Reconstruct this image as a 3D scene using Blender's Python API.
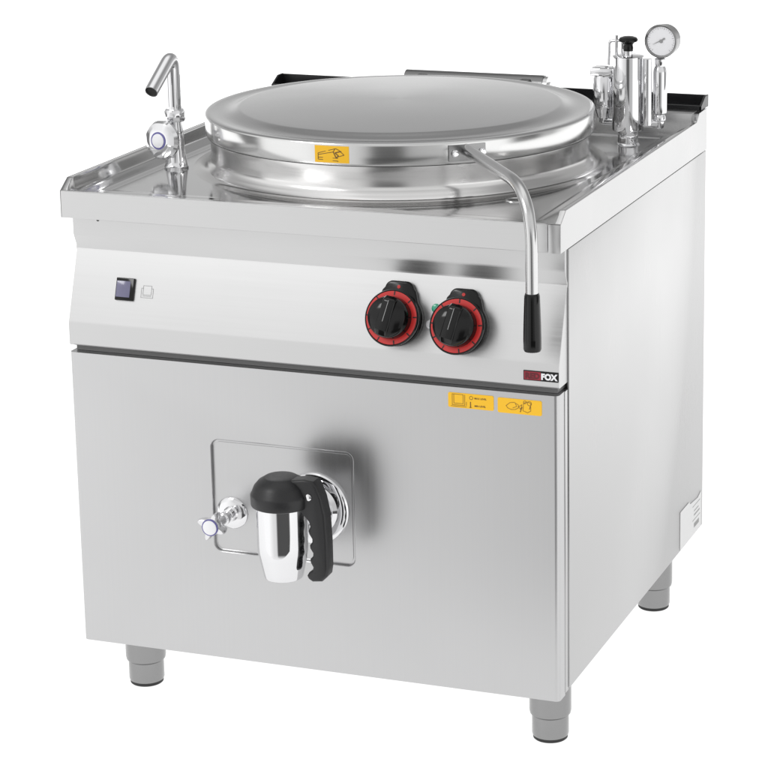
import bpy, bmesh, math, random
from mathutils import Vector, Matrix
R = math.radians
S = bpy.context.scene
for o in list(bpy.data.objects): bpy.data.objects.remove(o)

# ------------------------------------------------------------ camera
cam_d = bpy.data.cameras.new('camera'); cam = bpy.data.objects.new('camera', cam_d)
S.collection.objects.link(cam); S.camera = cam
Fv = Vector((-0.32422735, 0.91390184, -0.24425408)); Rv = Vector((0.94317679, 0.33216505, -0.00916041)); Uv = Vector((-0.07276096, 0.23334483, 0.969668))
m = Matrix((Rv, Uv, -Fv)).transposed().to_4x4(); m.translation = Vector((1.889369, -3.317628, 1.634314))
cam.matrix_world = m
cam_d.sensor_width = 36; cam_d.lens = 3.284703 * 36
cam_d.shift_x = (384 - 502.573) / 768; cam_d.shift_y = (281.125 - 384) / 768
cam_d.clip_start = .05; cam_d.clip_end = 200

# ------------------------------------------------------------ studio light (world = procedural studio surround)
S.view_settings.view_transform = 'Standard'; S.view_settings.look = 'None'
S.view_settings.exposure = 0; S.view_settings.gamma = 1
W = bpy.data.worlds.new('World'); S.world = W; W.use_nodes = True
nt = W.node_tree; N = nt.nodes; L = nt.links; N.clear()
def wn(t, **k):
    n = N.new(t)
    for a, b in k.items(): setattr(n, a, b)
    return n
def wm(op, a, b=None, c=None, clamp=False):
    n = wn('ShaderNodeMath', operation=op, use_clamp=clamp)
    for i, v in enumerate((a, b, c)):
        if v is None: continue
        if isinstance(v, (int, float)): n.inputs[i].default_value = v
        else: L.new(v, n.inputs[i])
    return n.outputs[0]
def wramp(fac, stops, interp='LINEAR'):
    r = wn('ShaderNodeValToRGB'); r.color_ramp.interpolation = interp
    els = r.color_ramp.elements
    while len(els) < len(stops): els.new(.5)
    for e, (p, v) in zip(els, stops): e.position = p; e.color = (v, v, v, 1)
    L.new(fac, r.inputs[0]); return r.outputs[0]
tc = wn('ShaderNodeTexCoord'); sx = wn('ShaderNodeSeparateXYZ'); L.new(tc.outputs['Generated'], sx.inputs[0])
az = wm('ARCTAN2', sx.outputs[1], sx.outputs[0])
azn = wm('MULTIPLY_ADD', az, 1 / (2 * math.pi), .5)                 # -180..180 deg -> 0..1
el = wm('MULTIPLY_ADD', wm('ARCSINE', sx.outputs[2]), 1 / math.pi, .5)   # -90..90 -> 0..1
A = lambda d: (d + 180) / 360
E_ = lambda d: (d + 90) / 180
# brightness round the horizon: softboxes, the gap with the dark camera corner, grey studio walls (halved so the ramp stays below 1)
ring = wramp(azn, [(A(-180), .22), (A(-170), .12), (A(-160), .12), (A(-155), .66), (A(-126), .66), (A(-106), .49), (A(-95), .46), (A(-88), .34), (A(-84), .075), (A(-68), .07), (A(-64), .30),
                   (A(-44), .34), (A(-39), .74), (A(-6), .72), (A(2), .10), (A(16), .08), (A(22), .30), (A(30), .26), (A(38), .52), (A(70), .50), (A(100), .46), (A(150), .40), (A(172), .20), (A(180), .22)])
# overhead: rising away from the horizon the back wall of the studio is grey, the front is lit
up_back = wramp(el, [(E_(-6), .55), (E_(8), .40), (E_(9), .26), (E_(28), .245), (E_(36), .17), (E_(55), .2), (E_(75), .6)])
up_front = wm('MULTIPLY', wramp(el, [(E_(-10), .50), (E_(8), .53), (E_(35), .55), (E_(48), .42), (E_(75), .6)]), wramp(azn, [(A(-180), .9), (A(-122), 1.16), (A(-107), .82), (A(-60), .80), (A(10), .9)]))
back = wm('MULTIPLY_ADD', sx.outputs[1], 2.5, .5, clamp=True)
mixu = wn('ShaderNodeMix', data_type='FLOAT'); L.new(back, mixu.inputs[0]); L.new(up_front, mixu.inputs[2]); L.new(up_back, mixu.inputs[3])
band = wm('MULTIPLY_ADD', sx.outputs[2], 12.0, 6.6, clamp=True)        # the dark camera corner stands above the white floor
mixb = wn('ShaderNodeMix', data_type='FLOAT'); L.new(band, mixb.inputs[0]); mixb.inputs[2].default_value = .55
lowdark = wm('MULTIPLY', wramp(el, [(E_(-32), 0), (E_(-30), 1), (E_(-17), 1), (E_(-14.5), 0)]), wramp(azn, [(A(-92), 0), (A(-87), 1), (A(-34), 1), (A(-28), 0)]))
mixd = wn('ShaderNodeMix', data_type='FLOAT'); L.new(lowdark, mixd.inputs[0]); L.new(ring, mixd.inputs[2]); mixd.inputs[3].default_value = .05; L.new(mixd.outputs[0], mixb.inputs[3])
hi = wm('MULTIPLY_ADD', sx.outputs[2], 5.0, -.25, clamp=True)       # weight of the overhead part
mix2 = wn('ShaderNodeMix', data_type='FLOAT'); L.new(hi, mix2.inputs[0]); L.new(mixb.outputs[0], mix2.inputs[2]); L.new(mixu.outputs[0], mix2.inputs[3])
bg = wn('ShaderNodeBackground'); wo = wn('ShaderNodeOutputWorld')
L.new(mix2.outputs[0], bg.inputs[0]); bg.inputs[1].default_value = 2.0
L.new(bg.outputs[0], wo.inputs[0])
S.cycles.max_bounces = 10; S.cycles.glossy_bounces = 8

# area lamp added for crisp highlights, above and left of the camera
ld = bpy.data.lights.new('added_softbox', 'AREA'); ld.shape = 'RECTANGLE'; ld.size = 1.2; ld.size_y = .8; ld.energy = 26
lo = bpy.data.objects.new('added_softbox', ld); S.collection.objects.link(lo); lo.location = (-1.2, -2.2, 2.9)
lo.rotation_euler = (Vector((.4, .3, .6)) - lo.location).to_track_quat('-Z', 'Y').to_euler()

# ------------------------------------------------------------ materials
def mat(name, col, rough=.4, metal=0., brush=None, bump=0., coat=0., spec=.5, emit=0., trans=0., wob=0.):
    m_ = bpy.data.materials.new(name); m_.use_nodes = True
    t = m_.node_tree; b = t.nodes['Principled BSDF']
    b.inputs['Base Color'].default_value = (*col, 1); b.inputs['Roughness'].default_value = rough
    b.inputs['Metallic'].default_value = metal; b.inputs['Coat Weight'].default_value = coat
    b.inputs['Specular IOR Level'].default_value = spec
    if trans: b.inputs['Transmission Weight'].default_value = trans
    if emit:
        b.inputs['Emission Color'].default_value = (1, 1, 1, 1); b.inputs['Emission Strength'].default_value = emit
    tcn = t.nodes.new('ShaderNodeTexCoord')
    def noise(scale, detail, sc=(1, 1, 1)):
        mp = t.nodes.new('ShaderNodeMapping'); mp.inputs['Scale'].default_value = sc
        n = t.nodes.new('ShaderNodeTexNoise'); n.inputs['Scale'].default_value = scale; n.inputs['Detail'].default_value = detail
        t.links.new(tcn.outputs['Object'], mp.inputs[0]); t.links.new(mp.outputs[0], n.inputs[0]); return n.outputs[0]
    def mr(src, a, c):
        n = t.nodes.new('ShaderNodeMapRange'); n.inputs[1].default_value = .3; n.inputs[2].default_value = .7
        n.inputs[3].default_value = a; n.inputs[4].default_value = c; t.links.new(src, n.inputs[0]); return n.outputs[0]
    if brush:
        n1 = noise(1, 3, brush); n2 = noise(5, 2)
        ad = t.nodes.new('ShaderNodeMath'); ad.operation = 'ADD'
        t.links.new(mr(n1, rough * .93, rough * 1.06), ad.inputs[0]); t.links.new(mr(n2, -.02, .02), ad.inputs[1])
        t.links.new(ad.outputs[0], b.inputs['Roughness'])
        vm = t.nodes.new('ShaderNodeVectorMath'); vm.operation = 'SCALE'; vm.inputs[0].default_value = col
        t.links.new(mr(n1, .991, 1.009), vm.inputs['Scale']); t.links.new(vm.outputs[0], b.inputs['Base Color'])
        src = noise(3.5, 1); bump = .25
    elif wob:
        src = noise(9, 1); bump = wob
        t.links.new(mr(noise(60, 2), rough * .8, rough * 1.2), b.inputs['Roughness'])
    else:
        src = noise(220, 2)
        t.links.new(mr(noise(30, 3), rough * .9, rough * 1.1), b.inputs['Roughness'])
    if bump:
        bn = t.nodes.new('ShaderNodeBump'); bn.inputs['Strength'].default_value = bump; bn.inputs['Distance'].default_value = .002
        t.links.new(src, bn.inputs['Height']); t.links.new(bn.outputs[0], b.inputs['Normal'])
    return m_
ST = (.535, .535, .538)
steel = mat('brushed_steel', ST, .33, 1, brush=(380, 380, 3), bump=0)
steel_side = mat('brushed_side_steel', (.52, .52, .52), .30, 1, brush=(380, 380, 3), bump=0)
panel_steel = mat('brushed_panel_steel', (.60, .60, .60), .37, 1, brush=(3, 380, 380), bump=0)
deck_steel = mat('pressed_worktop_steel', (.62, .62, .62), .10, 1, wob=.02)
pot_steel = mat('polished_pot_steel', (.70, .695, .69), .18, 1, brush=(8, 8, 700), bump=0)
lid_steel = mat('satin_lid_steel', (.56, .56, .56), .17, 1, brush=(250, 250, 250), bump=0)
rim_steel = mat('satin_rim_steel', (.66, .66, .655), .17, 1, brush=(8, 8, 700), bump=0)
_t = lid_steel.node_tree; _n = _t.nodes.new('ShaderNodeTangent'); _n.direction_type = 'RADIAL'; _n.axis = 'Z'
_t.links.new(_n.outputs[0], _t.nodes['Principled BSDF'].inputs['Tangent']); _t.nodes['Principled BSDF'].inputs['Anisotropic'].default_value = .6
chrome = mat('chrome', (.74, .74, .75), .05, 1, wob=.03)
chrome_satin = mat('satin_chrome', (.60, .60, .60), .17, 1)
dull = mat('dull_inner_steel', (.50, .50, .50), .35, 1)
foot_steel = mat('foot_steel', (.30, .30, .30), .20, 1)
black = mat('matt_black_plastic', (.012, .012, .013), .38, spec=.45, bump=.05)
gloss = mat('glossy_black_plastic', (.004, .004, .004), .12, spec=.32)
hinge_m = mat('grey_hinge_steel', (.22, .22, .22), .3, 1)
gap_grey = mat('grey_gap_tone', (.17, .17, .17), .5)
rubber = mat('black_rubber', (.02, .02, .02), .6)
flue = mat('black_enamel', (.010, .010, .011), .3)
red = mat('red_dial_print', (.62, .032, .03), .25)
redlogo = mat('dark_red_print', (.30, .012, .03), .3)
yellow = mat('yellow_sticker_vinyl', (.92, .52, .012), .45)
ink = mat('sticker_ink', (.16, .085, .02), .5)
greyink = mat('grey_print', (.30, .30, .30), .5)
white = mat('white_plastic', (.86, .86, .88), .25, coat=.3)
paper = mat('white_label_paper', (.8, .8, .8), .55)
bluering = mat('blue_violet_ring', (.13, .12, .33), .3)
green = mat('green_lens', (.02, .42, .24), .2, coat=.5)
violet = mat('smoked_rocker', (.16, .155, .25), .18, coat=.4)
hole = mat('dark_opening', (.01, .01, .01), .7)
glass = mat('clear_glass', (.95, .95, .95), .03, trans=1.)
floor_m = mat('glowing_white_floor', (.12, .12, .12), .6, emit=1.0)  # floor given an added glow, stays white without shadow under the cabinet
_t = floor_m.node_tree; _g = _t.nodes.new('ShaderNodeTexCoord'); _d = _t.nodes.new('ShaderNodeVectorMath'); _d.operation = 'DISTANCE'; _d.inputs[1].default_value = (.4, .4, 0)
_r = _t.nodes.new('ShaderNodeMapRange'); _r.inputs[1].default_value = .7; _r.inputs[2].default_value = 3.4; _r.inputs[3].default_value = 1.0; _r.inputs[4].default_value = 1.4  # added glow rises with distance to brighten upper panel reflections
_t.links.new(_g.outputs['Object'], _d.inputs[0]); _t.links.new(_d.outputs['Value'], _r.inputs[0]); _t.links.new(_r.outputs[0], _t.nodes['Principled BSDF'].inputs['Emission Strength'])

# ------------------------------------------------------------ mesh helpers
ROOT = Vector((.4, .4, 0))
class MB:
    def __init__(s): s.bm = bmesh.new(); s.mi = 0
    def _f(s, vs, mi=None):
        try: f = s.bm.faces.new(vs)
        except ValueError: return None
        f.material_index = s.mi if mi is None else mi; return f
    def box(s, x0, x1, y0, y1, z0, z1, bev=0., seg=2, M=None):
        b = bmesh.new(); r = bmesh.ops.create_cube(b, size=1)
        for v in b.verts: v.co = Vector(((x0 + x1) / 2 + v.co.x * (x1 - x0), (y0 + y1) / 2 + v.co.y * (y1 - y0), (z0 + z1) / 2 + v.co.z * (z1 - z0)))
        if bev: bmesh.ops.bevel(b, geom=b.edges[:], offset=bev, segments=seg, profile=.5, affect='EDGES')
        s.merge(b, M)
    def merge(s, b, M=None):
        mp = {}
        for v in b.verts: mp[v] = s.bm.verts.new(M @ v.co if M else v.co)
        for f in b.faces: s._f([mp[v] for v in f.verts])
        b.free()
    def lathe(s, prof, o, ax=(0, 0, 1), seg=64, ref=None, mis=None, ph=0.):
        o = Vector(o); ax = Vector(ax).normalized()
        ref = Vector(ref) if ref else (Vector((1, 0, 0)) if abs(ax.x) < .9 else Vector((0, 1, 0)))
        u = (ref - ax * ref.dot(ax)).normalized(); w = ax.cross(u)
        rings = []
        for r, h in prof:
            if r < 1e-6: rings.append([s.bm.verts.new(o + ax * h)]); continue
            rings.append([s.bm.verts.new(o + ax * h + (u * math.cos(ph + 2 * math.pi * k / seg) + w * math.sin(ph + 2 * math.pi * k / seg)) * r) for k in range(seg)])
        for i in range(len(rings) - 1):
            a, b = rings[i], rings[i + 1]; mi = mis[i] if mis else None
            for k in range(seg):
                k2 = (k + 1) % seg
                if len(a) == 1 and len(b) == 1: continue
                if len(a) == 1: s._f([a[0], b[k], b[k2]], mi)
                elif len(b) == 1: s._f([a[k], a[k2], b[0]], mi)
                else: s._f([a[k], a[k2], b[k2], b[k]], mi)
    def tube(s, pts, r, seg=24, cap=True):
        pts = [Vector(p) for p in pts]; n = len(pts); rs = r if isinstance(r, (list, tuple)) else [r] * n
        t0 = (pts[1] - pts[0]).normalized(); u = t0.orthogonal().normalized(); rings = []
        for i, p in enumerate(pts):
            t = ((pts[min(i + 1, n - 1)] - p).normalized() + (p - pts[max(i - 1, 0)]).normalized()).normalized()
            u = (u - t * u.dot(t)).normalized(); w = t.cross(u)
            rings.append([s.bm.verts.new(p + (u * math.cos(2 * math.pi * k / seg) + w * math.sin(2 * math.pi * k / seg)) * rs[i]) for k in range(seg)])
        for a, b in zip(rings, rings[1:]):
            for k in range(seg): s._f([a[k], a[(k + 1) % seg], b[(k + 1) % seg], b[k]])
        if cap: s._f(rings[0][::-1]); s._f(rings[-1])
    def prism(s, pts, o, U, V, Nn, d, bev=0., seg=2):
        """2-D outline pts in frame (o,U,V), extruded along Nn by d"""
        o, U, V, Nn = map(Vector, (o, U, V, Nn)); b = bmesh.new()
        vs = [b.verts.new(o + U * p[0] + V * p[1]) for p in pts]; f = b.faces.new(vs)
        r = bmesh.ops.extrude_face_region(b, geom=[f]); nv = [g for g in r['geom'] if isinstance(g, bmesh.types.BMVert)]
        bmesh.ops.translate(b, verts=nv, vec=Nn * d)
        bmesh.ops.recalc_face_normals(b, faces=b.faces[:])
        if bev:
            es = [e for e in b.edges if len(e.link_faces) == 2 and e.calc_face_angle(0) > R(50)]
            bmesh.ops.bevel(b, geom=es, offset=bev, segments=seg, profile=.5, affect='EDGES', clamp_overlap=True)
        s.merge(b)
    def line(s, pts, w, o, U, V, Nn, h=.0002, close=False):
        """thin flat strip drawn along pts"""
        o, U, V, Nn = map(Vector, (o, U, V, Nn)); P = pts + ([pts[0]] if close else [])
        for (a, b_) in zip(P, P[1:]):
            a2, b2 = Vector(a), Vector(b_); d = (b2 - a2)
            if d.length < 1e-7: continue
            d.normalize(); n = Vector((-d.y, d.x)) * w / 2; a2 = a2 - d * w * .4; b2 = b2 + d * w * .4
            s._f([s.bm.verts.new(o + U * q.x + V * q.y + Nn * h) for q in (a2 - n, b2 - n, b2 + n, a2 + n)]); h += .000003
    def build(s, name, mats, parent=None, ang=32, recalc=True, flat=False):
        if recalc: bmesh.ops.recalc_face_normals(s.bm, faces=s.bm.faces[:])
        for f in s.bm.faces: f.smooth = not flat
        for e in s.bm.edges:
            if len(e.link_faces) == 2 and e.calc_face_angle(0) > R(ang): e.smooth = False
        for v in s.bm.verts: v.co -= ROOT
        me = bpy.data.meshes.new(name); s.bm.to_mesh(me); s.bm.free()
        for mm in (mats if isinstance(mats, (list, tuple)) else [mats]): me.materials.append(mm)
        o = bpy.data.objects.new(name, me); S.collection.objects.link(o)
        if parent is not None:
            o.parent = parent
            if parent is not pan: pass
        return o
def arc(cx, cy, r, a0, a1, n):
    return [(cx + r * math.cos(R(a0 + (a1 - a0) * i / n)), cy + r * math.sin(R(a0 + (a1 - a0) * i / n))) for i in range(n + 1)]
def rrect(x0, x1, y0, y1, r, n=8):
    return arc(x1 - r, y0 + r, r, -90, 0, n) + arc(x1 - r, y1 - r, r, 0, 90, n) + arc(x0 + r, y1 - r, r, 90, 180, n) + arc(x0 + r, y0 + r, r, 180, 270, n)
def smooth_path(pts, r, n=10):
    """polyline with rounded corners of radius-ish r"""
    P = [Vector(p) for p in pts]; out = [P[0]]
    for i in range(1, len(P) - 1):
        a = (P[i - 1] - P[i]).normalized(); b = (P[i + 1] - P[i]).normalized(); rr = r[i - 1] if isinstance(r, (list, tuple)) else r
        s0, s1 = P[i] + a * rr, P[i] + b * rr
        for k in range(n + 1):
            t = k / n; out.append(s0 * (1 - t) ** 2 + P[i] * 2 * t * (1 - t) + s1 * t * t)
    out.append(P[-1]); return out
def text_mesh(mb, txt, size, o, U, V, Nn, mi=0, bold=0., sxs=1., h=.0003):
    c = bpy.data.curves.new('lettering', 'FONT'); c.body = txt; c.size = size; c.offset = bold; c.resolution_u = 4
    to = bpy.data.objects.new('lettering', c); S.collection.objects.link(to); bpy.context.view_layer.update()
    me = bpy.data.meshes.new_from_object(to.evaluated_get(bpy.context.evaluated_depsgraph_get()))
    o, U, V, Nn = map(Vector, (o, U, V, Nn)); vs = [mb.bm.verts.new(o + U * v.co.x * sxs + V * v.co.y + Nn * h) for v in me.vertices]
    for p in me.polygons: mb._f([vs[i] for i in p.vertices], mi)
    bpy.data.objects.remove(to); bpy.data.meshes.remove(me)

# ------------------------------------------------------------ setting
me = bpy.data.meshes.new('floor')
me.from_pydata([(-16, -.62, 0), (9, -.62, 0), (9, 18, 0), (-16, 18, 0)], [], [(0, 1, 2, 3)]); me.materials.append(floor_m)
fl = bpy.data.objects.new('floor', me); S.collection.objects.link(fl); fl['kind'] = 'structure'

pan = bpy.data.objects.new('boiling_pan', None); S.collection.objects.link(pan); pan.location = ROOT; pan.empty_display_size = .2
pan['label'] = 'large freestanding stainless steel boiling pan with round lid, red dials and front drain valve'
pan['category'] = 'boiling pan'
X, Y, Z = Vector((1, 0, 0)), Vector((0, 1, 0)), Vector((0, 0, 1))

# ------------------------------------------------------------ cabinet
b = MB(); b.box(.004, .796, .050, .800, .120, .790); b.build('cabinet_body', dull, pan)
b = MB(); b.box(.008, .792, .0105, .049, .5834, .5925); b.build('gap_tone_strip', gap_grey, pan)  # added strip, its grey colour sets the tone of the shaded gap
b = MB(); b.box(.0015, .7985, .0240, .0382, .112, .5826, .001); b.build('door_frame', steel_side, pan)
b = MB(); b.box(.7965, .8, .039, .803, .1145, .7925, .0012); b.build('side_panel', steel_side, pan)
b = MB(); b.box(0, .0035, .039, .803, .1145, .7925, .0012); b.build('side_panel', steel_side, pan)
b = MB(); b.box(.004, .796, .8005, .8035, .118, .80); b.build('back_panel', steel_side, pan)

# feet
def make_foot(x, y):
    b = MB(); b.lathe([(0, .1195), (.0325, .1195), (.0325, .047), (.0315, .042), (.0285, .039), (.0285, .009), (.0275, .006), (0, .006)], (x, y, 0), seg=48)
    f = b.build('foot', foot_steel, pan)
    b = MB(); b.lathe([(0, .0058), (.0272, .0058), (.0268, .0012), (.0255, .0), (0, 0)], (x, y, 0), seg=48); b.build('rubber_pad', rubber, f)
    return f
f0 = make_foot(.053, .104)
for dx, dy in ((.694, 0), (.694, .573), (0, .573)):
    c = f0.copy(); S.collection.objects.link(c); c.location = (dx, dy, 0)
    for ch in f0.children:
        d = ch.copy(); S.collection.objects.link(d); d.parent = c

# door with pressed recess
D0, D1, ZB, ZT, YF = .0025, .7975, .1085, .5830, -.004
b = MB(); bm = b.bm
sec = [(D0, .023)] + [(p[0], p[1]) for p in arc(D0 + .007, YF + .007, .007, 180, 270, 6)]
sec += [(p[0], p[1]) for p in arc(D1 - .007, YF + .007, .007, 270, 360, 6)] + [(D1, .023)]
lo_ = [bm.verts.new((x, y, ZB)) for x, y in sec]; hi_ = [bm.verts.new((x, y, ZT)) for x, y in sec]
for i in range(len(sec) - 1):
    if i == 7: continue
    b._f([lo_[i], lo_[i + 1], hi_[i + 1], hi_[i]])
b._f(lo_); b._f([hi_[0], lo_[0], lo_[-1], hi_[-1]]); b._f(hi_)
PX0, PX1, PZ0, PZ1 = .2375, .4745, .2835, .4665
outer = [lo_[7], lo_[8], hi_[8], hi_[7]]
def ringv(off, dy, r): return [bm.verts.new((x, YF + dy, z)) for x, z in rrect(PX0 + off, PX1 - off, PZ0 + off, PZ1 - off, r)]
r0 = ringv(0, 0, .014); r1 = ringv(.0008, .0005, .0134); r2 = ringv(.0022, .0045, .012); r3 = ringv(.0034, .0052, .011)
es = []
for lp in (outer, r0):
    for i in range(len(lp)):
        e = bm.edges.get((lp[i], lp[(i + 1) % len(lp)])) or bm.edges.new((lp[i], lp[(i + 1) % len(lp)])); es.append(e)
bmesh.ops.triangle_fill(bm, edges=es, use_beauty=True, use_dissolve=False)
for a_, b_ in ((r0, r1), (r1, r2), (r2, r3)):
    for i in range(len(a_)): b._f([a_[i], a_[(i + 1) % len(a_)], b_[(i + 1) % len(a_)], b_[i]])
b._f(r3)
b.build('door', steel, pan, ang=25)
b = MB(); b.prism(rrect(PX0 + .0060, PX1 - .0060, PZ0 + .0060, PZ1 - .0060, .009), (0, YF + .0050, 0), X, Z, -Y, .0008, 0); b.build('valve_plate', steel, pan)

# control panel
prof = [(.050, .7930), (.030, .7930), (.0295, .7640), (.0310, .7590), (.0385, .7420), (.0388, .7385), (.0375, .7345), (.0020, .6310), (.0008, .6265), (.0008, .5950), (.0022, .5928), (.050, .5928)]
b = MB(); b.prism([(p[0], p[1]) for p in prof], (.001, 0, 0), Y, Z, X, .7965, .0006, 1); b.build('control_panel', panel_steel, pan, ang=20)
CO = Vector((0, .0010, .627)); CV = Vector((0, .039, .112)).normalized(); CN = Vector((0, -CV.z, CV.y))
# exact plane of the sloped face: through the two profile points
pA, pB = Vector((0, .0020, .6310)), Vector((0, .0375, .7345)); CV = (pB - pA).normalized(); CN = Vector((0, -CV.z, CV.y)); CO = pA - CV * .0042

# rocker switch
sx_, sv = .0925, .0595
b = MB(); b.prism(rrect(sx_ - .0155, sx_ + .0155, sv - .0175, sv + .0175, .0015, 3), CO, X, CV, CN, .004, .0012)
sw = b.build('power_switch', gloss, pan)
b = MB(); b.prism([(-.0125, 0), (.0095, 0), (.0095, .0045), (0, .0055), (-.0125, .0075)], CO + X * sx_ + CV * (sv - .0125), X, CN, CV, .025, .0006); b.build('rocker', violet, sw)
# pan icon beside the switch
b = MB(); lw = .0007
b.line([(.1225, .0535), (.1225, .0675), (.1365, .0675), (.1365, .0535)], lw, CO, X, CV, CN, close=True)
b.line([(.1225, .0635), (.1195, .0635), (.1195, .0490), (.1395, .0490), (.1395, .0635), (.1365, .0635)], lw, CO, X, CV, CN)
b.line([(.1225, .0515), (.1365, .0515)], lw, CO, X, CV, CN)
b.build('pan_icon', greyink, pan, recalc=False)
# two tiny screws under the worktop lip
b = MB(); b.lathe([(0, .0018), (.0018, .0014), (.0022, 0)], (.045, .0298, .787), -Y, 12); b.build('screw', hole, pan)

# knobs
def make_knob(cx, cv):
    base = CO + X * cx + CV * cv
    b = MB(); h = .0565
    out = arc(0, 0, .0435, 150, 390, 30)[:] ; w = .0225
    tab = [(.030, .048)] + arc(w - .012, h - .012, .012, 10, 90, 7) + arc(-w + .012, h - .012, .012, 90, 170, 7) + [(-.030, .048)]
    pts = arc(0, 0, .0405, 140, 400, 36) + [(.0262, .042)] + tab[1:-1] + [(-.0262, .042)]
    b.prism(pts, base, X, CV, CN, .011, .003, 3)
    k = b.build('control_knob', gloss, pan)
    b = MB(); b.lathe([(.0365, .0112), (.0385, .014), (.0415, .022), (.0422, .0275), (.0412, .0292), (.0400, .0292), (.0392, .0285), (0, .0285)], base, CN, 72); b.build('skirt', gloss, k)
    b = MB(); b.lathe([(.0394, .02895), (.0270, .02915), (.026, .0288)], base, CN, 72)
    for i, a in enumerate((88, 45, 5, -38, -78, -118, -150, -182, 132)):
        ca, sa = math.cos(R(a)), math.sin(R(a)); r0_, r1_ = (.0335, .0393)
        n = Vector((-sa, ca)) * .0009
        b._f([b.bm.verts.new(base + X * q[0] + CV * q[1] + CN * .0294) for q in ((r0_ * ca - n.x, r0_ * sa - n.y), (r1_ * ca - n.x, r1_ * sa - n.y), (r1_ * ca + n.x, r1_ * sa + n.y), (r0_ * ca + n.x, r0_ * sa + n.y))], 1)
    b.build('dial_ring', [red, black], k, recalc=False)
    b = MB(); b.lathe([(.0318, .0288), (.0316, .034), (.0306, .046), (.0290, .0505), (.024, .0540), (.012, .0560), (0, .0563)], base, CN, 64)
    b.build('knob_cap', gloss, k)
    a = R(78); g = (X * math.cos(a) + CV * math.sin(a)); s_ = g.cross(CN)
    b = MB(); b.prism([(-.029, .0), (.0300, 0), (.0305, .006), (.025, .0130), (-.021, .0130), (-.028, .006)], base + CN * .046 - s_ * .0105, g, CN, s_, .021, .0055, 4)
    b.build('grip_bar', gloss, k)
    b = MB(); b.prism([(-.008, 0), (.024, 0), (.024, .0007), (-.008, .0007)], base + CN * .0592 - s_ * .0004, g, CN, s_, .0008); b.build('pointer_line', greyink, k)
    b = MB(); b.lathe([(.0026, .0), (.0026, .0006), (0, .0007)], base + CV * (h - .0092) + CN * .0111, CN, 16); b.build('dot', red, k)
    b = MB(); b.line(rrect(-.005, .005, h - .0255, h - .0175, .001, 2), .0006, base + CN * .0111, X, CV, CN, close=True); b.build('mark', greyink, k, recalc=False)
    return k
make_knob(.5430, .0485)
make_knob(.6450, .0445)
def lamp(x, v, m_):
    b = MB(); b.lathe([(.0068, 0), (.0068, .004), (.0050, .0062), (0, .0072)], CO + X * x + CV * v, CN, 24); b.build('indicator_lamp', m_, pan)
lamp(.6015, .0690, green); lamp(.5950, .0450, white)

# brand plate
LO = Vector((.7430, .0003, .6025)) ; 
b = MB(); b.prism(rrect(0, .0535, 0, .0150, .0008, 2), LO + Y * .0005, X, Z, -Y, .0012, .0003, 1)
bp = b.build('brand_plate', gloss, pan)
b = MB(); q = [(.0012, .0014), (.0265, .0014), (.0265, .0136), (.0012, .0136)]
b._f([b.bm.verts.new(LO + X * p[0] + Z * p[1] - Y * .00085) for p in q]); b.build('red_field', redlogo, bp, recalc=False)
b = MB(); text_mesh(b, 'RED', .0118, LO + X * .0028 + Z * .0033 - Y * .0009, X, Z, -Y, 0, .0006, 1.0)
b.build('lettering', mat('maroon_lettering', (.11, .005, .012), .4), bp, recalc=False)
b = MB(); text_mesh(b, 'FOX', .0122, LO + X * .0272 + Z * .0032 - Y * .0009, X, Z, -Y, 0, .0007, .98)
b.build('lettering', white, bp, recalc=False)

# yellow stickers on the door
def sticker(x0, x1, z0, z1):
    b = MB(); b.prism(rrect(x0, x1, z0, z1, .0025, 4), (0, YF - .0002, 0), X, Z, -Y, .0003); return b.build('warning_sticker', yellow, pan)
SO = Vector((0, YF - .0006, 0))
s1 = sticker(.6275, .6985, .5523, .5750)
b = MB(); lw = .0006
def ln(p, close=False, w=None): b.line(p, w or lw, SO, X, Z, -Y, close=close)
ln([(.634, .5728), (.634, .5565), (.6535, .5565), (.6535, .5728)]); ln([(.6365, .572), (.6365, .559), (.651, .559), (.651, .572)]); ln([(.634, .5728), (.651, .5728)]); ln([(.632, .5545), (.656, .5545)])
ln(arc(.6635, .5690, .0026, 0, 360, 12)); ln([(.6625, .5545), (.6625, .5625)], w=.0014); ln([(.6605, .5545), (.6645, .5545)]); ln([(.656, .5565), (.656, .562)])
b.build('pictogram', ink, s1, recalc=False)
b = MB()
text_mesh(b, 'MAX LEVEL', .0036, SO + X * .6685 + Z * .5675, X, Z, -Y, 0, .0001, 1.05, .0001)
text_mesh(b, 'MIN LEVEL', .0036, SO + X * .6685 + Z * .5560, X, Z, -Y, 0, .0001, 1.05, .0001)
b.build('lettering', ink, s1, recalc=False)
s2 = sticker(.7045, .7725, .5512, .5740)
b = MB(); ln([(.7175, .5625), (.7235, .5675), (.7300, .5685), (.7365, .5650), (.7365, .5605), (.7320, .5580), (.7260, .5572), (.7205, .5590), (.7175, .5625)])
ln([(.728, .560), (.734, .5625), (.732, .5665)]); ln([(.737, .5625), (.742, .566), (.740, .5585), (.737, .5625)])
ln([(.7435, .557), (.7445, .5685), (.7505, .5710), (.7555, .5690), (.7555, .5575), (.7505, .5545), (.7435, .557)]); ln(arc(.7535, .5685, .0032, 0, 360, 10)); ln(arc(.7465, .5700, .0022, 0, 360, 10)); ln([(.742, .562), (.7395, .555)], w=.0012); ln([(.7535, .560), (.7545, .564)], w=.001)
b.build('pictogram', ink, s2, recalc=False)

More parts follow.
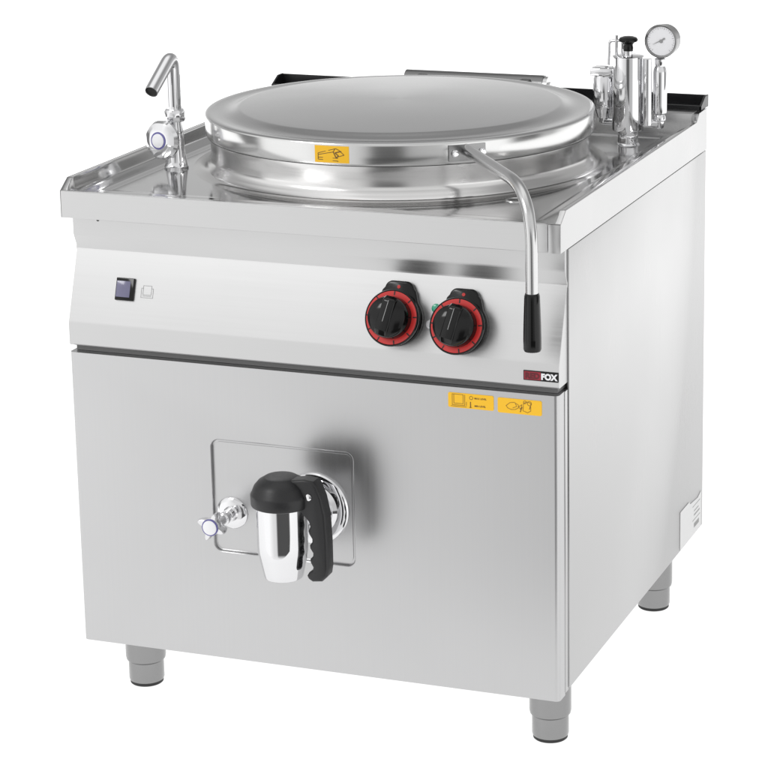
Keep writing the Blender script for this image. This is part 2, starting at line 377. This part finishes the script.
# rating label low on the right side
b = MB(); b.prism([(.655, .104+.0125), (.792, .104+.0125), (.792, .182), (.770, .176), (.720, .180), (.712, .186), (.655, .186)], (.8002, 0, 0), Y, Z, X, .0003)
rl = b.build('rating_label', paper, pan)
b = MB()
for (y0, y1, z0, z1) in ((.745, .778, .128, .136), (.745, .782, .150, .153), (.745, .775, .158, .160), (.735, .785, .168, .1695), (.735, .785, .142, .1435)):
    b._f([b.bm.verts.new((.8006, y, z)) for y, z in ((y0, z0), (y1, z0), (y1, z1), (y0, z1))])
b.build('print', greyink, rl, recalc=False)

# ------------------------------------------------------------ worktop
def ss(t): t = max(0, min(1, t)); return t * t * (3 - 2 * t)
def axis(brks):
    out = []
    for (a, b_, n) in brks: out += [a + (b_ - a) * i / n for i in range(n)]
    return out + [brks[-1][1]]
xs = axis([(0, .002, 2), (.002, .007, 2), (.007, .0135, 10), (.0135, .046, 4), (.046, .056, 6), (.056, .744, 60), (.744, .754, 6), (.754, .7865, 4), (.7865, .793, 10), (.793, .798, 2), (.798, .8, 2)])
ys = axis([(0, .004, 4), (.004, .032, 14), (.032, .046, 3), (.046, .056, 6), (.056, .690, 56), (.690, .700, 6), (.700, .740, 4), (.740, .756, 10), (.756, .803, 5)])
DZ = .8310
def hz(x, y):
    e = min(x, .8 - x)
    front = .8366 - .0008 * ss((.002 - y) / .002)
    deck = DZ + (.8366 - DZ) * (1 - ss((y - .004) / .026)) - .0025 * ss((min(e, y, .75 - y) - .046) / .009)
    side = min(.853, .8366 + max(0, y - .001) * .70) if y > 0 else .8366
    srim = deck + (side - deck) * (1 - ss((e - .0075) / .0055)) - (.0006 * ss((.002 - e) / .002))
    backr = DZ + (.865 - DZ) * ss((y - .740) / .010)
    return max(srim, deck, backr if y > .735 else 0)
b = MB(); bm = b.bm
G = [[bm.verts.new((x, y, hz(x, y))) for x in xs] for y in ys]
for j in range(len(ys) - 1):
    for i in range(len(xs) - 1): b._f([G[j][i], G[j][i + 1], G[j + 1][i + 1], G[j + 1][i]])
per = [G[0][i] for i in range(len(xs))] + [G[j][-1] for j in range(1, len(ys))] + [G[-1][i] for i in range(len(xs) - 2, -1, -1)] + [G[j][0] for j in range(len(ys) - 2, 0, -1)]
low = [bm.verts.new((v.co.x, v.co.y, .7955)) for v in per]
low2 = [bm.verts.new((min(max(v.co.x, .0012), .7988), min(max(v.co.y, .0012), .8018), .7942)) for v in per]
low3 = [bm.verts.new((min(max(v.co.x, .03), .77), min(max(v.co.y, .04), .77), .7942)) for v in per]
n = len(per)
for a_, b_ in ((per, low), (low, low2), (low2, low3)):
    for i in range(n): b._f([a_[i], a_[(i + 1) % n], b_[(i + 1) % n], b_[i]])
wt = b.build('worktop', deck_steel, pan, ang=40)
# satin front and side aprons, folded over the edge
b = MB(); b.box(.0, .7815, -.0012, -.0002, .7946, .8358, .0004, 1); b.build('front_apron', panel_steel, pan)
b = MB()
b.prism([(-.0014, .7944), (-.0014, .8362), (.0235, .8528), (.735, .8528), (.752, .8655), (.8030, .8665), (.8030, .7944)], (.8002, 0, 0), Y, Z, X, .0010, .0003, 1)
b.box(.7825, .8012, -.0026, -.0014, .7944, .8362, .0005, 2)
b.build('side_apron', steel_side, pan)
b = MB(); b.prism([(-.0014, .7944), (-.0014, .8362), (.0235, .8528), (.735, .8528), (.752, .8655), (.8030, .8665), (.8030, .7944)], (-.0002, 0, 0), Y, Z, -X, .0010, .0003, 1)
b.build('side_apron', steel_side, pan)

# overflow drain in the worktop
b = MB(); b.lathe([(.0165, .8286), (.0160, .8296), (.0130, .8300), (.0118, .8292)], (.6740, .1700, 0), seg=36)
dr = b.build('overflow_drain', chrome_satin, pan)
b = MB(); b.lathe([(.0120, .8291), (0, .8288)], (.6740, .1700, 0), seg=24); b.build('strainer', foot_steel, dr)

# flue cover along the back
b = MB()
b.box(0.001, .799, .772, .776, .8662, .8745, .0006, 1); b.box(.001, .799, .815, .819, .8662, .8860, .0006, 1)
b.box(0.005, .795, .7765, .8145, .8662, .8690)
for x0 in (.001, .7955): b.prism([(.772, .8662), (.772, .8735), (.798, .8865), (.819, .8865), (.819, .8662)], (x0, 0, 0), Y, Z, X, .0035, .0004, 1)
fc = b.build('flue_cover', flue, pan)
b = MB(); b.prism([(.7360, .8290), (.7395, .8660), (.7715, .8668), (.7715, .8305)], (.0085, 0, 0), Y, Z, X, .783, .0008, 2); b.build('back_upstand', steel_side, pan)

# ------------------------------------------------------------ pot, lid
CC = (.4, .398, 0); RL = .3128
b = MB()
b.lathe([(.286, .890), (.298, .890), (.3060, .8860), (.3062, .880), (.3056, .872), (.3052, .862), (.3052, .852), (.3060, .8470), (.3080, .8430), (.3110, .8398), (.3132, .8372), (.3152, .8345), (.3185, .8318), (.3235, .8300), (.3290, .8290), (.3350, .8284), (.3400, .8278)], CC, seg=160)
b.build('pot_wall', pot_steel, pan, ang=60)
lp = [(.300, .8862), (.3085, .8862), (.3098, .8835), (.3118, .8835), (RL - .0004, .8845), (RL, .8860), (RL, .9135), (.3122, .9160), (.3105, .9174), (.3080, .9178), (.3020, .9176), (.2965, .9171), (.287, .9168), (.2780, .9172)]
ZD = .9176; rin = .262
lp += [(.272, ZD + .0012), (.266, ZD + .0034), (.261, ZD + .0058), (.2585, ZD + .0065), (.256, ZD + .0067)]
for i in range(1, 15):
    r = .256 * (1 - i / 14); lp.append((r, ZD + .0067 + .0070 * (1 - (r / .256) ** 2)))
b = MB(); b.lathe([p for p in lp if p[1] < .9136 or p[0] > .3121], CC, seg=192)
b.lathe([p for p in lp if p[0] > .3121 and p[1] > .9150][-1:] + [p for p in lp if p[1] > .9160 and p[0] < .3121], CC, seg=192, mis=None)
for f in b.bm.faces:
    c_ = f.calc_center_median(); rr = math.hypot(c_.x - .4, c_.y - .398); f.material_index = 1 if rr < .3118 and c_.z > .9150 else 0
bmesh.ops.remove_doubles(b.bm, verts=b.bm.verts[:], dist=.00001)
lid = b.build('lid', [rim_steel, lid_steel], pan, ang=50)
b = MB(); b.lathe([(.300, .8862), (.3095, .8850), (.3112, .8834), (.3112, .8822), (.3085, .8816), (.300, .8816)], CC, seg=160); b.build('lid_shade_ring', rubber, lid)  # black ring added as the dark shade line below the lid edge
# sticker on rim
def on_rim(a, z, off=0.): return Vector((.4 + (RL + off) * math.cos(R(a)), .398 + (RL + off) * math.sin(R(a)), z))
def rimpatch(b, a0, a1, z0, z1, off, n=8):
    g = [[b.bm.verts.new(on_rim(a0 + (a1 - a0) * i / n, z, off)) for i in range(n + 1)] for z in (z0, z1)]
    for i in range(n): b._f([g[0][i], g[0][i + 1], g[1][i + 1], g[1][i]])
SA0, SA1 = -92.6, -82.6
b = MB(); rimpatch(b, SA0, SA1, .8870, .9128, .0003); ws = b.build('warning_sticker', yellow, lid, recalc=False)
b = MB(); 
def rl_(pts, w=.0005):
    for (p, q_) in zip(pts, pts[1:]):
        pa = on_rim(SA0 + (SA1 - SA0) * p[0], .8870 + .0258 * p[1], .0006); pb = on_rim(SA0 + (SA1 - SA0) * q_[0], .8870 + .0258 * q_[1], .0006)
        d = (pb - pa).normalized(); nn = d.cross(Vector((pa.x - .4, pa.y - .398, 0)).normalized()) * w
        b._f([b.bm.verts.new(v) for v in (pa - nn, pb - nn, pb + nn, pa + nn)])
rl_([(.1, .3), (.1, .55), (.62, .85), (.72, .75)]); rl_([(.1, .45), (.55, .65), (.60, .85)]); rl_([(.1, .3), (.68, .28)]); rl_([(.1, .18), (.68, .12), (.68, .02 + .06)])
rl_([(.55, .65), (.63, .30), (.70, .42), (.60, .60), (.78, .70)], .0008); rl_([(.72, .75), (.86, .48), (.66, .36)]); rl_([(.1, .3), (.1, .18)])
b.build('pictogram', ink, ws, recalc=False)

# hinge behind the lid
b = MB(); b.tube([(.2740, .745, .9010), (.5280, .745, .9020)], .0165, 32); b.box(.274, .528, .738, .7615, .867, .904, .003)
hg = b.build('lid_hinge', hinge_m, pan)
b = MB(); b.tube([(.528, .745, .901), (.5355, .745, .901)], .0155, 32)
b.lathe([(.0065, 0), (.006, .003), (0, .0035)], (.5355, .745, .901), X, 6); b.build('end_cap', chrome_satin, hg)
for x0 in (.30, .49):
    b = MB(); b.box(x0, x0 + .018, .690, .750, .9070, .9130, .002); b.build('hinge_arm', hinge_m, hg)

# lid handle
HA = -50.; ra = Vector((math.cos(R(HA)), math.sin(R(HA)), 0)); ta = Vector((-ra.y, ra.x, 0)); hc = Vector((.4, .398, 0))
b = MB()
n = 12; rows = []
for off in (.0004, .0030):
    rows.append([[b.bm.verts.new(on_rim(HA - 5.2 + 10.6 * i / n, z, off)) for i in range(n + 1)] for z in (.8875, .9125)])
(a0r, a1r), (b0r, b1r) = rows
for i in range(n):
    b._f([b0r[i], b0r[i + 1], b1r[i + 1], b1r[i]]); b._f([a0r[i], b0r[i], b0r[i + 1], a0r[i + 1]]) ; b._f([a1r[i], a1r[i + 1], b1r[i + 1], b1r[i]])
b._f([a0r[0], a1r[0], b1r[0], b0r[0]]); b._f([a0r[n], b0r[n], b1r[n], a1r[n]])
hm_ = b
path = smooth_path([hc + ra * (RL + .002) + Z * .9010, hc + ra * (RL + .195) + Z * .8960, hc + ra * (RL + .2660) + Z * .8600, hc + ra * (RL + .2660) + Z * .730], [.05, .038], 12)
# straight arm, then a soft bend down
path = smooth_path([hc + ra * (RL + .002) + Z * .9040, hc + ra * (RL + .2660) + Z * .8930, hc + ra * (RL + .2672) + Z * .730], [.085], 20)
b = MB(); b.tube(path, .0090, 32); lh = b.build('lid_handle', chrome_satin, pan)
hm_.build('mount_plate', foot_steel, lh)
gt = hc + ra * (RL + .2672)
b = MB(); b.lathe([(0, .7455), (.0098, .7455), (.0112, .742), (.0118, .725), (.0126, .700), (.0130, .680), (.0130, .6640), (.0118, .6610), (0, .6605)], gt, seg=40)
b.build('grip', gloss, lh)
for a in (-53.5, -45.6):
    p = on_rim(a, .8995, .003); d = Vector((p.x - .4, p.y - .398, 0)).normalized()
    b = MB(); b.lathe([(.0062, 0), (.0062, .0012), (.0050, .0016), (.0050, .0052), (.0042, .0062), (0, .0064)], p, d, 6, mis=None); b.build('bolt', chrome, lh)

# ------------------------------------------------------------ water faucet at the left
FX, FY, FZ = .0735, .2450, .8285
b = MB()
b.lathe([(0, 0), (.0195, 0), (.0195, .003), (.0182, .0045), (.0170, .011), (.0152, .022), (.0138, .034), (.0132, .044), (.0132, .056), (.0122, .064), (.0108, .070), (.0105, .078), (0, .078)], (FX, FY, FZ), seg=40)
b.lathe([(0, -.002), (.0105, -.002), (.0105, .030), (.0120, .032), (.0120, .036), (0, .038)], (FX - .0015, FY, FZ + .050), (-.12, -1, 0), 32)
fa = b.build('water_faucet', chrome, pan)
b = MB(); b.lathe([(0, 0), (.0160, 0), (.0168, .002), (.0168, .016), (.0150, .019), (.0115, .0195), (.0112, .024), (0, .024)], (FX, FY, FZ + .076), seg=10); b.build('swivel_nut', chrome, fa)
sp = smooth_path([(FX, FY, FZ + .095), (FX, FY, FZ + .184), (FX - .002, FY - .072, FZ + .1350)], [.024], 16)
b = MB(); b.tube(sp, .0110, 28, cap=False)
d_ = (sp[-1] - sp[-2]).normalized()
b.lathe([(.0110, 0), (.0110, .0008), (.0098, .0008), (.0096, -.004)], sp[-1], d_, 28); so = b.build('spout', chrome, fa)
b = MB(); b.lathe([(.0098, -.002), (0, -.002)], sp[-1], d_, 28); b.build('spout_opening', hole, fa)
hd = Vector((-.16, -1, .06)).normalized(); ho = Vector((FX - .0030, FY - .026, FZ + .0505))
b = MB(); pr_ = [(0, 0), (.0180, 0), (.0280, .003), (.0312, .007), (.0315, .012), (.0280, .0175), (.0180, .0215), (.0130, .0215)]
b.lathe(pr_, ho, hd, 48)
for v in b.bm.verts:                                            # soft lobes round the hand wheel
    r = v.co - ho; h = r.dot(hd); q_ = r - hd * h
    if q_.length > .014:
        a = math.atan2(q_.dot(Z), q_.dot(X)); v.co -= q_.normalized() * .0007 * (.5 + .5 * math.cos(8 * a))
fh = b.build('hand_wheel', chrome, fa)
b = MB(); b.lathe([(.0140, .0205), (.0140, .0222), (.0120, .0226), (.0112, .0226)], ho, hd, 40); b.build('colour_ring', bluering, fa)
b = MB(); b.lathe([(.0113, .0222), (.0110, .0236), (.0085, .0246), (0, .0250)], ho, hd, 40); b.build('button', white, fa)

# ------------------------------------------------------------ filling tap on the door
TX, TZ, TY = .2690, .3480, YF + .0042
b = MB(); b.lathe([(.0255, 0), (.0255, .002), (.0235, .0042), (.0180, .0058), (.0120, .0066), (.0100, .0095), (.0098, .018), (.0082, .019), (.0082, .026), (.0100, .027), (.0100, .034), (.0075, .036), (.0075, .060), (0, .060)], (TX, TY, TZ), -Y, 48)
tp = b.build('drain_tap', chrome, pan)
td = -Y; to_ = Vector((TX - .003, TY - .051, TZ))
b = MB(); b.lathe([(0, 0), (.0105, 0), (.0130, .004), (.0150, .012), (.0150, .019), (.0135, .0215), (.0120, .0215), (0, .0215)], to_, td, 64)
for v in b.bm.verts:
    r = v.co - to_; h = r.dot(td); q_ = r - td * h
    if q_.length > .010:
        a = math.atan2(q_.dot(Z), q_.dot(X)) + .35; k = max(0, math.cos(4 * a)); v.co += q_.normalized() * (.0100 * k ** 2 - .0015)
b.build('cross_handle', chrome, tp)
b = MB(); b.lathe([(.0132, .0212), (.0132, .0228), (.0120, .0232), (.0112, .0230)], to_, td, 40); b.build('colour_ring', bluering, tp)
b = MB(); b.lathe([(.0114, .0226), (.0112, .0238), (.0085, .0246), (0, .0248)], to_, td, 40); b.build('button', white, tp)

# ------------------------------------------------------------ drain valve with black lever
VX, VY, VZ = .3985, -.100, .3720
b = MB()
b.lathe([(0, .4120), (.0380, .4120), (.0380, .3480), (.0376, .3380), (.0360, .3280), (.0312, .3060), (.0296, .2980), (.0286, .2962), (.0270, .2966), (.0262, .300), (.0, .292)], (VX, VY, 0), seg=72)
b.lathe([(.0240, .0), (.0240, .080), (0, .081)], (VX + .004, YF + .004, .3640), -Y, 40)
dv = b.build('drain_valve', chrome, pan)
b = MB(); b.lathe([(.0570, .0), (.0570, .003), (.0550, .0055), (.0500, .0065), (.0400, .0060), (.0340, .0100), (.0320, .020), (.0250, .024)], (VX + .008, YF + .0043, .3700), -Y, 72); b.build('flange', chrome, dv)
b = MB()
b.lathe([(.0, .4085), (.0430, .4085), (.0448, .4095), (.0456, .4120), (.0458, .4250), (.0450, .4275), (.0440, .4290), (.0400, .4385), (.0335, .4460), (.0275, .4495), (.0250, .4512), (.0235, .4520), (.0120, .4532), (0, .4536)], (VX, VY, 0), seg=72)
b.build('valve_cap', black, dv)
hp0 = [(.020, .4420), (.046, .4460), (.062, .4440), (.070, .4370), (.080, .4200), (.0860, .3980), (.0880, .3600), (.0880, .3200), (.0860, .3080), (.0760, .2990), (.0560, .2970), (.0480, .3010), (.0470, .3060),
      (.0500, .3110), (.0560, .3150), (.0570, .3200), (.0530, .3270), (.0525, .3320), (.0570, .3370), (.0575, .3420), (.0530, .3490), (.0525, .3540), (.0565, .3590), (.0565, .3640), (.0520, .3710), (.0510, .3760), (.0540, .3820), (.0520, .3880), (.0400, .3990), (.0300, .4050)]
hp = [(p[0] - .004 - .007 * min(1, max(0, (p[0] - .058) / .024)), p[1]) for p in hp0]
hp = [(p[0], p[1] + .009 * min(1, max(0, (p[1] - .375) / .05))) for p in hp]
b = MB(); b.prism([(VX + p[0], p[1]) for p in hp], (0, VY - .014, 0), X, Z, Y, .026, .0045, 3)
vh = b.build('valve_lever', black, dv)
b = MB(); b.lathe([(.0052, 0), (.0050, .0015), (.0035, .0024), (0, .0026)], (VX + .0500, VY - .0142, .4290), -Y, 20); b.build('rivet', chrome, dv)
b = MB(); text_mesh(b, 'IIII', .006, Vector((VX - .0315, VY - .0212, .372)), Z * -1, X, -Y, 0, .0, 1, 0); b.build('engraving', greyink, dv, recalc=False)

# ------------------------------------------------------------ safety valve, gauge and filling fittings at the back right
GX, GY = .7090, .6400
b = MB()
b.lathe([(0, .8285), (.0200, .8285), (.0190, .8300), (.0172, .8320), (.0168, .8400), (.0168, .8440), (.0160, .8455), (.0168, .8470), (.0168, .8530), (.0262, .8532), (.0266, .8560), (.0266, .9740), (.0262, .9765), (.0235, .9775), (.0085, .9780), (.0085, .9850), (.0060, .9860), (0, .9860)], (GX, GY, 0), seg=64)
sv_ = b.build('safety_valve', chrome, pan)
b = MB(); b.lathe([(0, .9850), (.0080, .9850), (.0085, .9900), (.0075, .9950), (.0100, .9985), (.0155, 1.0010), (.0162, 1.0035), (.0140, 1.0070), (.0080, 1.0090), (0, 1.0095)], (GX, GY, 0), seg=40); b.build('pull_knob', gloss, sv_)
b = MB(); b.tube(smooth_path([(GX - .014, GY + .012, .974), (GX - .014, GY + .012, 1.000), (GX - .036, GY + .012, .998), (GX - .037, GY + .012, .958)], [.005, .005], 5), .0026, 12)
b.tube([(GX - .024, GY + .012, .970), (GX - .024, GY + .012, 1.008)], .0030, 12); b.build('wire_bracket', chrome, sv_)
# left filling fitting with square top
lx, ly = .6640, .6500
b = MB()
b.lathe([(0, .870), (.0110, .870), (.0120, .874), (.0155, .884), (.0178, .888), (.0180, .892), (.0180, .9360), (.0165, .9390), (.0165, .9420), (.0178, .9440), (0, .9440)], (lx, ly, 0), seg=40)
b.box(lx - .0195, lx + .0195, ly - .017, ly + .017, .9410, .9545, .002); b.lathe([(.008, .954), (.007, .9560), (0, .9565)], (lx, ly, 0), seg=6)
b.tube([(lx, ly, .880), (lx, ly, .862), (lx, ly, .8620)][:2], .008, 20); b.tube([(lx - .002, ly, .8640), (GX, GY, .8640)], .0070, 20)
b.build('filling_valve', chrome, pan)
# right: standpipe carrying the gauge
rx, ry = .7600, .6520
b = MB()
b.lathe([(0, .8560), (.0060, .8560), (.0075, .8600), (.0075, .8680), (.0100, .8700), (.0100, .8760), (.0085, .8790), (.0115, .8820), (.0120, .8860), (.0120, .9500), (.0105, .9560), (.0085, .9600), (.0095, .9640), (.0095, .9720), (.0060, .9740), (.0060, .9830), (0, .983)], (rx, ry, 0), seg=36)
b.tube([(rx, ry, .8640), (GX, GY, .8640)], .0070, 20)
b.tube([(GX + .010, GY + .004, .8740), (GX + .036, GY + .004, .8740)], .0055, 16)
b.tube([(.7440, .6330, .8640), (.7440, .6330, .9740)], .0075, 20)
b.build('standpipe', chrome, pan)
gd = Vector((-.03, -1, .03)).normalized(); gp = Vector((.7655, .6380, 1.0035))
b = MB(); b.lathe([(0, -.026), (.0240, -.026), (.0262, -.024), (.0262, -.003), (.0278, -.001), (.0278, .0015), (.0262, .0030), (.0245, .0020), (.0240, -.0005), (0, -.0005)], gp, gd, 64); pg = b.build('pressure_gauge', foot_steel, pan)
b = MB(); b.lathe([(.0238, 0), (0, .0002)], gp, gd, 48); b.build('gauge_face', white, pg)
gu = X - gd * X.dot(gd); gu.normalize(); gv = gd.cross(gu) * -1; gv = -gv if gv.z < 0 else gv
b = MB()
for i in range(28):
    a = 225 - i * 10; r1_ = .0225; r0_ = .0195 if i % 3 == 0 else .0210
    b.line([(r0_ * math.cos(R(a)), r0_ * math.sin(R(a))), (r1_ * math.cos(R(a)), r1_ * math.sin(R(a)))], .0005, gp, gu, gv, gd, h=.0004)
b.build('scale_marks', greyink, pg, recalc=False)
b = MB(); b.prism([(-.0155, -.0065), (.0060, .0030), (.0075, .0050), (.0050, .0060), (.0020, .0035)], gp + gd * .0008, gu, gv, gd, .0005)
b.lathe([(.0030, .0008), (.0025, .0020), (0, .0022)], gp, gd, 20); b.build('needle', greyink, pg)
